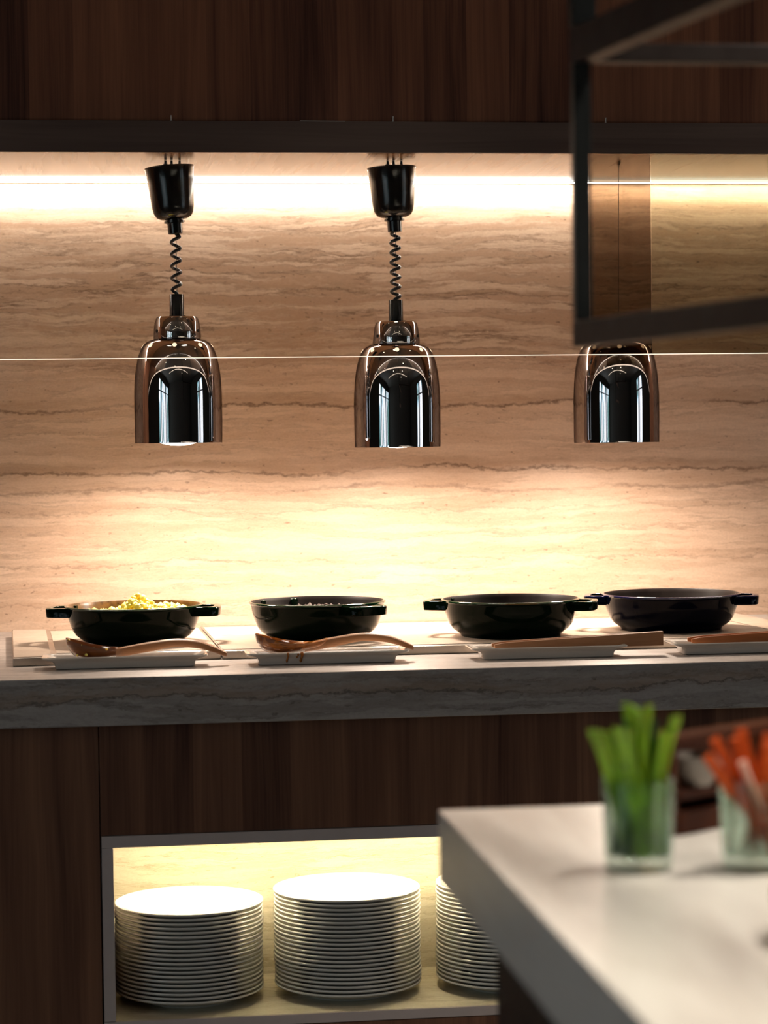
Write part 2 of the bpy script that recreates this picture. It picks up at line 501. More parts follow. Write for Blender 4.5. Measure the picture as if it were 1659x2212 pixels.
def window(name, side, y0, y1, z0, z1, nx):
    e = empty(name, (0, 0, 0)); e['kind'] = 'structure'
    x = X0 if side < 0 else X1
    s_ = -side
    a, b = sorted((x + s_*0.012, x + s_*0.02))
    obj('pane', B(a, b, y0, y1, z0, z1), M['daylight'], e, smooth=False)
    bm = bmesh.new()
    a, b = sorted((x + s_*0.001, x + s_*0.06))
    for i in range(nx+1):
        yy = y0 + (y1-y0)*i/nx
        box(bm, a, b, yy-.03, yy+.03, z0, z1)
    for zz in (z0, z0+(z1-z0)*.78, z1):
        box(bm, a, b, y0, y1, zz-.03, zz+.03)
    obj('window_frame', bm, M['dark_metal'], e, smooth=False)
window('window_1', -1, -3.2, 1.6, 0.1, 2.35, 5)
window('window_2', 1, 0.4, 2.3, 0.1, 2.35, 3)

# ------------------------------------------------------------------ overhead cabinet
ZS = 1.862       # soffit
ZT = 0.90        # worktop
YF = 4.492       # fascia front
XL, XR = -1.6, 3.2
oh = empty('overhead_cabinet', (XL, YF, ZS))
tag(oh, 'dark walnut overhead cabinet with a lit underside, above the three heat lamps', 'cabinet')
def L(bm, root):   # world-built mesh to its root's local space (root unrotated)
    bmesh.ops.translate(bm, verts=bm.verts[:], vec=-Vector(root.location))
    return bm
def part(name, bm, mat, root, **kw):
    return obj(name, L(bm, root), mat, root, **kw)
part('front_panel', B(XL, XR, YF+.016, YF+.036, ZS+.02, ZC-.001), M['veneer_up'], oh, smooth=False)
part('fascia', B(XL, XR, YF, YF+.016, ZS-.001, ZS+.0585), M['veneer_fascia'], oh, bevel=.0006)
part('soffit_panel', B(XL, XR, YF+.016, Y1-.001, ZS, ZS+.018), M['veneer_soffit'], oh, smooth=False)
bm = B(XL, XR, 4.9730, 4.9835, ZS-.0062, ZS-.0002)
bm.normal_update()
for f in bm.faces:
    f.material_index = 0 if f.normal.z < -.5 else 1
part('light_strip', bm, [M['led_up'], M['led_face']], oh, smooth=False, recalc=False)
part('side_panel', B(-1.10, -1.08, YF+.05, Y1-.001, ZT+.0005, ZS-.0005), M['veneer_side'], oh, smooth=False)
part('side_panel', B(2.60, 2.62, YF+.05, Y1-.001, ZT+.0005, ZS-.0005), M['veneer_side'], oh, smooth=False)

for px_, lb in ((0.184, 'tiny steel pin on the fascia ledge above the left heat lamp'), (0.616, 'tiny steel pin on the fascia ledge above the middle heat lamp'), (1.040, 'tiny steel pin on the fascia ledge behind the hanging dark frame')):
    bm = bmesh.new()
    lathe(bm, [(0, 0), (.0022, 0), (.0022, .002), (.0013, .0025), (.0013, .0095), (.002, .0098), (.002, .0112), (0, .0114)], 12)
    o = obj('pin', bm, M['steel'])
    o.location = (px_, YF+.008, ZS+.0585)
    tag(o, lb, 'pin', 'steel pins on the fascia ledge')
o = obj('card_strip', B(-.0443, .0443, -.003, .003, 0, .0014), M['porcelain'], bevel=.0003)
o.location = (0.477, YF+.006, ZS+.0585)
tag(o, 'thin white strip lying on the ledge between the two left pins', 'strip')

# ------------------------------------------------------------------ heat lamps
YL = 4.65
def helix(r, z0, z1, turns, n, phase, drift=0.0):
    pts = []
    for i in range(n+1):
        k = i/n
        env = min(1, k*turns*1.6+.15, (1-k)*turns*1.6+.35)
        a = phase + 2*PI*turns*k
        pts.append((r*env*math.cos(a)+drift*math.sin(PI*k)*0, r*env*math.sin(a), z0+(z1-z0)*k))
    return pts
def dome(root, zb, z_top, z_col, drop=.0072):
    """chrome shade, bottom at zb; collar from z_top up to z_col"""
    h = z_top - zb
    pr = [(.0868, 0), (.0872, .004), (.0875, .06), (.0873, .10)]
    outer = [(.0868, 0), (.0873, .003), (.0876, .05), (.0876, .095), (.0862, .125), (.0838, .148), (.0795, .170), (.0735, .188), (.0655, .2005), (.056, .2065), (.048, .209), (.044, .210)]
    outer = [(r, z*h/.210) for r, z in outer]
    # smooth the profile
    dense = []
    for i in range(len(outer)-1):
        p0 = outer[max(i-1, 0)]; p1 = outer[i]; p2 = outer[i+1]; p3 = outer[min(i+2, len(outer)-1)]
        for q in range(5):
            u = q/5
            dense.append(tuple(0.5*((2*p1[c])+(-p0[c]+p2[c])*u+(2*p0[c]-5*p1[c]+4*p2[c]-p3[c])*u*u+(-p0[c]+3*p1[c]-3*p2[c]+p3[c])*u**3) for c in (0, 1)))
    dense.append(outer[-1])
    inner = [(max(r-.0016, .001), z-.0012) for r, z in dense[::-1] if z > .004] + [(.0852, 0)]
    bm = bmesh.new()
    pf = [(r, z+zb) for r, z in dense] + [(r, z+zb) for r, z in inner] + [(.0868, zb)]
    lathe(bm, pf, 96)
    bmesh.ops.remove_doubles(bm, verts=bm.verts[:], dist=1e-6)
    sh = part('shade', Lc(bm, root), M['chrome'], root, angle=60)
    # collar
    c0 = z_top - .002
    bm = bmesh.new()
    lathe(bm, [(0, c0), (.0462, c0), (.0474, c0+.004), (.0466, c0+.018), (.0445, c0+.034), (.0418, z_col-.003), (.0395, z_col), (0, z_col)], 72)
    col = part('collar', Lc(bm, root), M['chrome'], root, angle=40)
    for a in (-28, -152, 90):
        ar = math.radians(a)
        bm = bmesh.new()
        lathe(bm, [(0, 0), (.0034, 0), (.0034, .0012), (.0018, .0016), (0, .0010)], 14)
        bmesh.ops.rotate(bm, verts=bm.verts[:], matrix=Matrix.Rotation(PI/2, 3, 'Y'))
        bmesh.ops.rotate(bm, verts=bm.verts[:], matrix=Matrix.Rotation(ar, 3, 'Z'))
        bmesh.ops.translate(bm, verts=bm.verts[:], vec=(.0462*math.cos(ar), .0462*math.sin(ar), c0+.017))
        obj('set_screw', L(Lc(bm, root), root), M['black_plastic'], col)
    # screws on the collar top
    for a in (-60, -120, 40, 140):
        ar = math.radians(a)
        bm = bmesh.new()
        lathe(bm, [(0, z_col), (.0032, z_col), (.0028, z_col+.0016), (0, z_col+.002)], 12, (.027*math.cos(ar), .027*math.sin(ar), 0))
        obj('screw', L(Lc(bm, root), root), M['black_plastic'], col)
    # glowing discs on the shoulder stand in for bulb light through vent holes
    rv, zv = .0690, zb + h*(.1955/.210)
    nrm = Vector((.0795-.0655, 0, 0))
    for a in range(8):
        ar = math.radians(-90 - 7 + 45*a)
        bm = bmesh.new()
        lathe(bm, [(0, .0004), (.0042, .0004), (.0046, 0), (0, -.0006)], 20)
        bmesh.ops.rotate(bm, verts=bm.verts[:], matrix=Matrix.Rotation(math.radians(56), 3, 'Y'))
        bmesh.ops.rotate(bm, verts=bm.verts[:], matrix=Matrix.Rotation(ar, 3, 'Z'))
        bmesh.ops.translate(bm, verts=bm.verts[:], vec=((rv+.0005)*math.cos(ar), (rv+.0005)*math.sin(ar), zv+.0004))
        obj('vent_glow_disc', L(Lc(bm, root), root), M['vent'], sh)
    # bulb: reflector lamp, its face just below the rim
    bm = bmesh.new()
    zq = zb-drop+.0072
    lathe(bm, [(0, zq-.0072), (.018, zq-.0060), (.034, zq-.0022), (.044, zq+.004), (.048, zq+.014), (.046, zq+.03), (.034, zq+.07), (.018, zq+.09), (.016, zq+.14), (0, zq+.14)], 48, mat=[0, 0, 0, 1, 1, 1, 1, 1, 1])
    obj('bulb', L(Lc(bm, root), root), [M['bulb'], M['porcelain']], root)
    d = lamp('AREA', (root.location.x, root.location.y, zb-drop-.004), BULB, WARM, name='heat_light', shape='DISK', size=.085, spread=math.radians(168))
def Lc(bm, root):  # profile centred on the root's axis -> world x,y
    bmesh.ops.translate(bm, verts=bm.verts[:], vec=(root.location.x, root.location.y, 0))
    return bm

def heat_lamp(x, zb, z_top, z_col, z_slv, z_coil, z_con, z_can, turns, tilt, label, phase, drop):
    root = empty('heat_lamp', (x, YL, ZS))
    tag(root, label, 'lamp', 'heat lamps over the pots')
    dome(root, zb, z_top, z_col, drop)
    bm = bmesh.new()
    lathe(bm, [(0, z_col-.002), (.0150, z_col-.002), (.0146, z_col+.002), (.0140, z_slv-.002), (.0132, z_slv), (.006, z_slv), (0, z_slv-.004)], 32)
    part('cord_sleeve', Lc(bm, root), M['black_plastic'], root)
    bm = bmesh.new()
    tube(bm, helix(.0088, z_slv-.003, z_coil+.003, turns, int(turns*26), phase), .0034, 10)
    part('coiled_cord', Lc(bm, root), M['black_rubber'], root, angle=60)
    bm = bmesh.new()
    tube(bm, [(0.001, 0, z_slv-.004), (0.001, 0, z_coil+.004)], .0006, 8)
    part('support_cable', Lc(bm, root), M['steel_dark'], root)
    # canopy cup, a little tilted
    hc = 1.850 - z_can
    prof = [(.0492, 1.850), (.0500, 1.8485), (.0484, 1.846), (.0462, 1.82), (.0436, 1.79), (.0418, z_can+.024), (.0395, z_can+.013), (.0345, z_can+.005), (.027, z_can+.0012), (.018, z_can), (.018, z_can-.0025), (.0205, z_can-.003), (.0205, z_can-.0065), (.0148, z_can-.008), (.0145, z_coil+.001), (.013, z_coil), (0, z_coil)]
    bm = bmesh.new()
    inner = [(0, 1.80), (.040, 1.80), (.0465, 1.849)]
    lathe(bm, inner + prof, 56)
    piv = Matrix.Translation((0, 0, z_coil)) @ Matrix.Rotation(-tilt, 4, 'Y') @ Matrix.Translation((0, 0, -z_coil))
    bm.transform(piv)
    part('canopy', Lc(bm, root), M['black_plastic'], root)
    topc = piv @ Vector((0, 0, 1.82))
    for dx in (-.011, .001, .017):
        bm = bmesh.new()
        b_ = topc.x + dx
        tube(bm, [(b_, -.01, 1.80), (b_+.001, -.01, 1.8535)], .0022, 10)
        lathe(bm, [(0, 0), (.0052, 0), (.0052, .0012), (.0028, .0022), (.0024, .0085), (0, .0085)], 14, (b_+.001, -.01, 1.8530))
        part('mounting_screw', Lc(bm, root), M['black_rubber'], root)
    return root

heat_lamp(0.1955, 1.3014, 1.5075, 1.5512, 1.5965, 1.7165, 1.7440, 1.7455, 5.3, math.radians(4.6), 'chrome heat lamp on a loosely coiled black cord, leftmost of the three', PI*.0, .0072)
heat_lamp(0.6375, 1.2872, 1.4945, 1.5385, 1.5830, 1.7200, 1.7475, 1.7490, 7.3, math.radians(2.6), 'chrome heat lamp on a tightly coiled black cord, in the middle', PI*.9, .0034)
# third lamp: hangs by a thin cable behind the bronze glass
root = empty('heat_lamp', (1.0912, YL, ZS))
tag(root, 'chrome heat lamp partly hidden by the hanging dark frame, rightmost of the three', 'lamp', 'heat lamps over the pots')
dome(root, 1.2907, 1.4975, 1.534, -.003)
bm = bmesh.new(); tube(bm, [(.006, 0, 1.53), (.0095, 0, 1.8560)], .0006, 8)
part('support_cable', Lc(bm, root), M['steel_dark'], root)
bm = bmesh.new(); lathe(bm, [(0, 1.8555), (.0022, 1.8555), (.003, 1.858), (.006, 1.8618), (0, 1.8618)], 16, (.0095, 0, 0))
part('ceiling_hook', Lc(bm, root), M['steel'], root)

# ------------------------------------------------------------------ glass screen panels under the fascia
def screen(x0, x1, mat, label):
    yg = YF + .030
    e = empty('glass_screen', ((x0+x1)/2, yg, 1.465))
    tag(e, label, 'screen', 'glass screens hung from the overhead cabinet')
    part('pane', B(x0, x1, yg-.003, yg+.003, 1.4658, ZS-.0003), mat, e, smooth=False)
    part('edge_glow_strip', B(x0, x1, yg-.003, yg+.003, 1.4643, 1.4657), M['edge_glow'], e, smooth=False)  # glow put into the strip for LED light caught by the edge
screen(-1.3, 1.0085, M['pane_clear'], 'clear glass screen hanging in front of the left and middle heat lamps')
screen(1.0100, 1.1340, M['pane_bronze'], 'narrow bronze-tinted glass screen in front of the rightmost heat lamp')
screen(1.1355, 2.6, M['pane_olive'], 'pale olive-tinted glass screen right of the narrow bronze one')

# ------------------------------------------------------------------ base cabinet, worktop
ZT = 0.90
wt = obj('worktop', B(XL, XR, 3.99, Y1-.001, 0.8165, ZT), M['stone_top'], bevel=.0012)
tag(wt, 'thick grey-beige travertine worktop running under the pots', 'worktop')
YP = 4.02
bc = empty('base_cabinet', (XL, YP, 0))
tag(bc, 'dark walnut base cabinet with a lit open niche for plates, under the worktop', 'cabinet')
NX0, NX1, NZ0, NZ1 = 0.0246, 1.62, 0.2790, 0.6212
part('front_panel', B(XL, .0215, YP, YP+.018, .06, .8163), M['veneer_low'], bc, smooth=False)
part('front_panel', B(.0236, XR, YP, YP+.018, NZ1+.0012, .8163), M['veneer_low'], bc, smooth=False)
part('front_panel', B(.0236, XR, YP, YP+.018, .06, NZ0-.0012), M['veneer_low'], bc, smooth=False)
part('front_panel', B(NX1+.0012, XR, YP, YP+.018, NZ0, NZ1), M['veneer_low'], bc, smooth=False)
part('niche_top', B(NX0, NX1, YP-.002, 4.345, NZ1-.0205, NZ1), M['laminate'], bc, bevel=.0006)
part('niche_side', B(NX0, NX0+.0200, YP-.002, 4.345, NZ0+.0185, NZ1-.0208), M['laminate'], bc, bevel=.0006)
part('niche_side', B(NX1-.020, NX1, YP-.002, 4.345, NZ0+.0185, NZ1-.0208), M['laminate'], bc, bevel=.0006)
part('niche_shelf', B(NX0, NX1, YP-.002, 4.345, NZ0, NZ0+.0175), M['laminate'], bc, bevel=.0006)
part('shelf_slab', B(NX0+.0203, NX1-.0203, YP, 4.330, NZ0+.0176, NZ0+.0182), M['stone_niche'], bc, smooth=False)
part('niche_back', B(NX0+.0203, NX1-.0203, 4.331, 4.344, NZ0+.0183, NZ1-.0208), M['stone_niche'], bc, smooth=False)
part('light_strip', B(NX0+.025, NX1-.025, 4.150, 4.162, NZ1-.0230, NZ1-.0209), M['led_niche'], bc, smooth=False)
part('plinth', B(XL, XR, YP+.05, YP+.07, 0.001, .0595), M['island_body'], bc, smooth=False)

# ------------------------------------------------------------------ hob
hz = ZT + .0150
def hob(name, quad, tiles, label):
    cx = sum(p[0] for p in quad)/4; cy = sum(p[1] for p in quad)/4
    e = empty(name, (cx, cy, ZT)); tag(e, label, 'hob', 'inset hobs on the worktop')
    bm = bmesh.new(); quad_prism(bm, quad, ZT+.0002, hz)
    part('steel_frame', bm, M['steel'], e, bevel=.0009)
    for q in tiles:
        bm = bmesh.new(); quad_prism(bm, q, hz+.0001, hz+.0009)
        part('stone_tile', bm, M['hob_tile'], e, bevel=.0002)
M['hob_tile'] = m_travertine('hob_tile', light=(0.46, 0.375, 0.30), mid=(0.37, 0.285, 0.215), dark=(0.25, 0.17, 0.12), zones=False, seed=14.0, amp=0.6)
hob('hob', [(-.1275, 4.226), (.2515, 4.276), (.2400, 4.830), (-.1480, 4.862)],
    [[(-.126, 4.236), (-.060, 4.2445), (-.078, 4.852), (-.1462, 4.858)], [(-.050, 4.300), (.2440, 4.300), (.2350, 4.806), (-.0685, 4.806)]],
    'steel-framed warming hob under the leftmost pot, set slightly askew')
hob('hob', [(.2535, 4.270), (1.446, 4.268), (1.4000, 4.862), (.2430, 4.862)],
    [[(.2560, 4.297), (1.3500, 4.295), (1.3170, 4.812), (.2470, 4.812)], [(1.3560, 4.275), (1.4420, 4.275), (1.3990, 4.855), (1.3230, 4.855)]],
    'long steel-framed warming hob under the three right pots')

# ------------------------------------------------------------------ pots
def pot_proto(body, rim, inside, Rr=.1335, H=.0725):
    root = empty('casserole_pot')
    s = Rr/.1335
    out = [(0, 0), (.094, 0), (.0965, .0012), (.097, .004), (.102, .008), (.112, .0155), (.1195, .026), (.1235, .038), (.1275, .052), (.1300, .066), (.1318, .0695)]
    rimp = [(.1335, .0700), (.1338, .0722), (.1322, .0735), (.1295, .0735)]
    inn = [(.1285, .0722), (.1270, .066), (.1215, .040), (.117, .026), (.109, .015), (.098, .008), (.085, .005), (0, .0048)]
    pf = out + rimp + inn
    sc_ = [(r*s, z*H/.0735) for r, z in pf]
    bm = bmesh.new()
    mi = [0]*(len(out)-1) + [1]*(len(rimp)) + [2]*(len(inn))
    lathe(bm, sc_, 112, mat=mi)
    obj('body', bm, [body, rim, inside], root, angle=50)
    for sgn in (1, -1):
        # loop handle: rectangular bar loop standing out from the rim
        zt = H - .0035; zb_ = zt - .0185
        xo0, xi = .1285*s, .1285*s
        outer = [(.118*s, -.047), (.1500, -.043), (.1640, -.036), (.1680, -.025), (.1695, 0), (.1680, .025), (.1640, .036), (.1500, .043), (.118*s, .047)]
        innr = [(.1180*s, -.034), (.1460, -.030), (.1530, -.026), (.1555, -.018), (.1563, 0), (.1555, .018), (.1530, .026), (.1460, .030), (.1180*s, .034)]
        ofs = Rr - .1335
        outer = [(x+ofs, y) for x, y in outer]; innr = [(x+ofs, y) for x, y in innr]
        bm = bmesh.new()
        rows = []
        for (a, b) in zip(outer, innr):
            rows.append([bm.verts.new((a[0]-.0015, a[1], zb_)), bm.verts.new((a[0], a[1], zt-.002)), bm.verts.new((a[0]-.002, a[1]*.98, zt)), bm.verts.new((b[0], b[1], zt)), bm.verts.new((b[0], b[1], zb_+.004))])
        for i in range(len(rows)-1):
            for k in range(5):
                bm.faces.new([rows[i][k], rows[i][(k+1) % 5], rows[i+1][(k+1) % 5], rows[i+1][k]])
        bm.faces.new(rows[0][::-1]); bm.faces.new(rows[-1])
        bmesh.ops.recalc_face_normals(bm, faces=bm.faces[:])
        for f in bm.faces:
            if f.normal.z > .5: f.material_index = 1
        if sgn < 0:
            bmesh.ops.rotate(bm, verts=bm.verts[:], matrix=Matrix.Rotation(PI, 3, 'Z'))
        obj('handle', bm, [body, rim], root, angle=50, bevel=.0012)
    return root
pots = [
    (0.0972, 4.500, -9, .1330, 'green', 'pot_inside_egg', 'dark green cast iron casserole holding scrambled egg, leftmost of the pots'),
    (0.4545, 4.500, -56, .1335, 'green', 'pot_inside', 'dark green cast iron casserole of brown stew, one handle towards the front'),
    (0.8290, 4.450, -20, .1355, 'green', 'pot_inside', 'dark green empty-looking cast iron casserole, third pot from the left'),
    (1.1640, 4.500, -17, .1378, 'blue', 'pot_inside', 'dark blue cast iron casserole, rightmost of the pots'),
]
for (x, y, rz, R_, c, ins, lb) in pots:
    p = pot_proto(M[c+'_enamel'], M[c+'_rim'], M[ins], R_)
    p.location = (x, y, hz+.0010)
    p.rotation_euler = (0, 0, math.radians(rz))
    tag(p, lb, 'pot', 'casserole pots on the hob')

def lumps(name, n, fn, mat, rmin, rmax, sub=2, seed=1):
    rr = random.Random(seed)
    bm = bmesh.new()
    for i in range(n):
        p, rad = fn(rr)
        ret = bmesh.ops.create_icosphere(bm, subdivisions=sub, radius=1.0)
        sx, sy, sz = (rr.uniform(.7, 1.3) for _ in range(3))
        off = Vector((rr.uniform(0, 50), rr.uniform(0, 50), rr.uniform(0, 50)))
        for v in ret['verts']:
            k = 1 + .45*noise.noise(v.co*1.6 + off)
            v.co = Vector((v.co.x*sx*rad*k + p[0], v.co.y*sy*rad*k + p[1], v.co.z*sz*rad*k + p[2]))
    return bm
# scrambled egg heap
def fegg(rr):
    while True:
        x = rr.uniform(-.11, .11); y = rr.uniform(-.11, .11)
        if x*x+y*y < .108**2: break
    h = .060 + .025*math.exp(-((x-.006)/.024)**2-(y/.05)**2) + .010*math.exp(-((x-.045)/.05)**2-(y/.06)**2) - .006*max(0, -x/.1)
    return (x, y, h - rr.uniform(0, .008)), rr.uniform(.0042, .0090)
bm = lumps('egg', 520, fegg, None, 0, 0, 1, 5)
lathe(bm, [(0, .0065), (.095, .012), (.112, .030), (.117, .050), (.05, .058), (0, .060)], 48)
o = obj('scrambled_egg', bm, M['egg'], angle=80, recalc=False)
o.location = (0.0972, 4.5, hz+.0010)
tag(o, 'heap of yellow scrambled egg in the leftmost green casserole', 'food', kind='stuff')
def fst(rr):
    a = rr.uniform(0, 2*PI); r = .118*math.sqrt(rr.random())
    return (r*math.cos(a), r*math.sin(a), .0530+rr.uniform(-.002, .003)+.004*math.exp(-(r/.06)**2)), rr.uniform(.002, .005)
bm = lumps('stew', 520, fst, None, 0, 0, 1, 9)
lathe(bm, [(0, .0065), (.095, .012), (.112, .030), (.1175, .044), (.1185, .0505), (.06, .054), (0, .055)], 48)
o = obj('stew', bm, M['stew'], angle=80, recalc=False)
o.location = (0.4545, 4.5, hz+.0010)
tag(o, 'dark brown minced stew filling the second casserole from the left', 'food', kind='stuff')

# ------------------------------------------------------------------ serving trays
def tray(x0, x1, yc, rz, label, drip=False):
    """white rectangular tray with flared rim; x0, x1 = base ends"""
    cx = (x0+x1)/2; hx = (x1-x0)/2; hy = .030
    root = empty('serving_tray', (cx, yc, ZT+.0003), rz)
    tag(root, label, 'tray', 'white serving trays on the worktop')
    def ring(ax, ay, z, r=.006, n=5):
        pts = []
        for (sx, sy, a0) in ((1, 1, 0), (-1, 1, 90), (-1, -1, 180), (1, -1, 270)):
            for i in range(n):
                a = math.radians(a0 + 90*i/(n-1))
                pts.append((sx*(ax-r)+r*math.cos(a), sy*(ay-r)+r*math.sin(a), z))
        return pts
    prof = [(hx-.004, hy-.004, .0012), (hx-.003, hy-.003, 0), (hx, hy, .001), (hx+.001, hy+.001, .009), (hx+.006, hy+.004, .0145), (hx+.021, hy+.012, .0185), (hx+.0235, hy+.014, .0205), (hx+.0225, hy+.0130, .0222), (hx+.019, hy+.0105, .0218), (hx+.004, hy+.002, .0175), (hx-.002, hy-.003, .0080), (hx-.008, hy-.008, .0062)]
    bm = bmesh.new()
    loft(bm, [ring(*p) for p in prof])
    b = obj('dish', bm, M['tray_white'], root, angle=50)
    return root
tray(-.0506, .1973, 4.1760, math.radians(-.6), 'white rectangular tray in front of the leftmost pot, under the clean ladle')
t2 = tray(.3118, .5583, 4.1620, math.radians(-.6), 'white rectangular tray with an orange drip, under the sauce-covered ladle')
tray(.7187, .9600, 4.1560, math.radians(-.6), 'white rectangular tray holding the full wooden tongs, third from the left')
tray(1.0930, 1.3400, 4.1560, 0, 'white rectangular tray cut off by the right edge, rightmost')
# sauce drip on the second tray's front wall
def frontpt(xl, z):
    ks = [(.0, .0305), (.009, .0312), (.0145, .0342), (.0185, .0422), (.0222, .0432)]
    for a, b in zip(ks, ks[1:]):
        if z <= b[0]: return -(a[1]+(b[1]-a[1])*(z-a[0])/(b[0]-a[0]))-.0003
    return -ks[-1][1]
bm = bmesh.new()
for (xl, z1, w) in ((-.073, .0225, .0045), (-.055, .021, .004), (-.048, .0225, .0065)):
    zl = .004 if w > .0042 else .012
    pts = []
    for i in range(7):
        z = z1 - (z1-zl)*i/6
        pts.append((xl + .004*math.sin(i*.8)*.3, frontpt(xl, z), z))
    tube(bm, pts, [w*.45, w*.5, w*.4, w*.34, w*.36, w*.42, w*.2], 8)
for v in bm.verts: v.co.y = v.co.y
o = obj('sauce_drip', bm, M['sauce'], t2, angle=80)
o['label'] = 'orange sauce drips on the front of the tray'

# ------------------------------------------------------------------ ladles
def ladle(label, matb, math_, loc, rz, st, sauce=False):
    root = empty('ladle', loc, rz)
    tag(root, label, 'ladle', 'wooden ladles on the trays')
    N = 15
    def sect(x, zr, hw, do, di, tip=0):
        pts = []
        for i in range(N+1):
            a = PI*i/N
            pts.append((x, -hw*math.cos(a), zr - do*math.sin(a)))
        for i in range(1, N):
            a = PI*i/N
            pts.append((x, hw*.9*math.cos(a), zr - di*math.sin(a)))
        return pts
    # interpolate stations smoothly
    def cr(vals, u):
        i = min(int(u), len(vals)-2); f = u-i
        p0, p1, p2, p3 = vals[max(i-1, 0)], vals[i], vals[i+1], vals[min(i+2, len(vals)-1)]
        return tuple(.5*(2*b+(c-a)*f+(2*a-5*b+4*c-d)*f*f+(3*b-a-3*c+d)*f**3) for a, b, c, d in zip(p0, p1, p2, p3))
    secs = []
    n = (len(st)-1)*6
    kb = None
    for i in range(n+1):
        s_ = cr(st, i/6)
        secs.append(sect(*s_))
    cut = 6*5
    bm = bmesh.new(); loft(bm, secs[:cut+1])
    obj('bowl', bm, matb, root, angle=60)
    bm = bmesh.new(); loft(bm, secs[cut:])
    obj('handle', bm, math_, root, angle=60)
    return root
#  x, z rim, half width, outer depth, inner depth (negative: domed top)
base_st = [(.000, .0410, .006, .006, .002), (.003, .0405, .018, .016, .011), (.014, .0368, .028, .0265, .0215), (.036, .0300, .0325, .0262, .0215), (.062, .0242, .0315, .0205, .0150), (.088, .0215, .0230, .0165, .0065),
           (.100, .0215, .0140, .0155, -.0005), (.118, .0245, .0100, .0160, -.0012), (.150, .0290, .0100, .0155, -.0020), (.195, .0330, .0100, .0125, -.0025), (.235, .0290, .0105, .0120, -.0025), (.262, .0200, .0105, .0105, -.002), (.284, .0098, .0098, .0085, -.0015), (.2875, .0080, .006, .006, -.001)]
l1 = ladle('clean-handled wooden ladle with egg crumbs, on the leftmost tray', M['ladle_wet'], M['ladle_wood'], (-.0320, 4.172, ZT+.0115), 0, [(x, z+.0015, *r) for x, z, *r in base_st])
l2 = ladle('wooden ladle coated in orange sauce, on the second tray from the left', M['ladle_wet'], M['ladle_wood'], (.3075, 4.162, ZT+.0140), 0, [(x, z, *r) for x, z, *r in base_st])
l2.rotation_euler = (0, -.013, 0)
# egg crumbs on the first ladle, sauce on the second
rr = random.Random(3)
for (x, y, z, r) in ((.020, -.0300, .014, .0022), (.036, -.0325, .015, .0026), (.005, -.0150, .0395, .0036), (.072, -.0285, .0238, .0026), (.028, -.0315, .0325, .0009), (.050, -.0318, .0275, .0010)):
    bm = bmesh.new()
    ret = bmesh.ops.create_icosphere(bm, subdivisions=2, radius=r)
    for v in ret['verts']:
        v.co = v.co*(1+.4*noise.noise(v.co*300+Vector((x*90, 0, 0)))) + Vector((x, y, z))
    o = obj('egg_crumb', bm, M['egg'], l1, angle=80)
bm = bmesh.new()
N = 18
secs = []
for (x, zr, hw, do, di) in ((.0005, .0412, .010, .010, -.001), (.004, .0408, .0190, .0175, .008), (.014, .0370, .0288, .0275, .016), (.036, .0302, .0333, .0270, .016), (.062, .0243, .0322, .0212, .011), (.088, .0220, .0240, .0172, .003), (.104, .0222, .0150, .0160, -.0015), (.119, .0242, .0112, .013, -.002), (.130, .0270, .0102, .006, -.002)):
    s_ = []
    for i in range(N+1):
        a = PI*i/N
        w = 1 + .02*math.sin(x*300+i*1.3)
        s_.append((x, -hw*w*math.cos(a), zr - do*w*math.sin(a)*(.80 if 4 < i < 14 else 1)))
    for i in range(1, N):
        a = PI*i/N
        s_.append((x, hw*.9*math.cos(a), zr - di*math.sin(a)))
    secs.append(s_)
loft(bm, secs)
o = obj('sauce_coating', bm, M['sauce'], l2, angle=70); o['label'] = 'orange sauce coating the bowl and neck'

# ------------------------------------------------------------------ tongs
def tongs(label, mat, loc, Ln, rz, ry):
    root = empty('tongs', loc, rz)
    tag(root, label, 'tongs', 'wooden tongs on the trays')
    for sgn in (-1, 1):
        secs = []
        for i in range(21):
            k = i/20
            x = Ln*k
            h = .0125 + .0135*k
            if i == 0: h *= .55
            if i == 1: h *= .95
            x = x if i else .0
            yc = sgn*(.0115*(1-k)**.8 + .0030)
            zb_ = ry*x
            w = .0030
            z0 = zb_ + (.003 if i == 0 else 0); z1 = z0 + h
            e = .0008
            secs.append([(x, yc-w, z0+e), (x, yc-w+e, z0), (x, yc+w-e, z0), (x, yc+w, z0+e), (x, yc+w, z1-e), (x, yc+w-e, z1), (x, yc-w+e, z1), (x, yc-w, z1-e)])
        bm = bmesh.new(); loft(bm, secs)
        obj('arm', bm, mat, root, angle=30, bevel=.0006)
    return root
tongs('brown wooden tongs lying whole on the third tray, thick end to the right', M['tong_wood'], (.7400, 4.150, ZT+.0170), .3170, 0, -.000)
tongs('reddish wooden tongs on the rightmost tray, cut off by the right edge', M['tong_wood_red'], (1.1080, 4.150, ZT+.0185), .3100, 0, -.000)

# ------------------------------------------------------------------ plates
def plate_proto():
    R_ = .1340
    pf = [(0, .0022), (.076, .0018), (.078, 0), (.083, 0), (.0845, .0025), (.098, .0070), (.118, .0135), (.1305, .0182), (.1335, .0200), (.1342, .0214), (.1335, .0226), (.1318, .0230), (.1290, .0216), (.116, .0165), (.098, .0105), (.086, .0068), (.078, .0058), (0, .0058)]
    bm = bmesh.new(); lathe(bm, pf, 96)
    o = obj('dinner_plate', bm, M['porcelain'], angle=60)
    return o
ORD = ['topmost', 'second', 'third', 'fourth', 'fifth', 'sixth', 'seventh', 'eighth', 'ninth', 'tenth', 'eleventh', 'twelfth', 'thirteenth', 'fourteenth', 'fifteenth', 'sixteenth', 'seventeenth', 'eighteenth', 'nineteenth', 'twentieth', 'twenty-first', 'twenty-second', 'twenty-third', 'twenty-fourth']
zsh = NZ0 + .0183
pp = plate_proto()
first = True
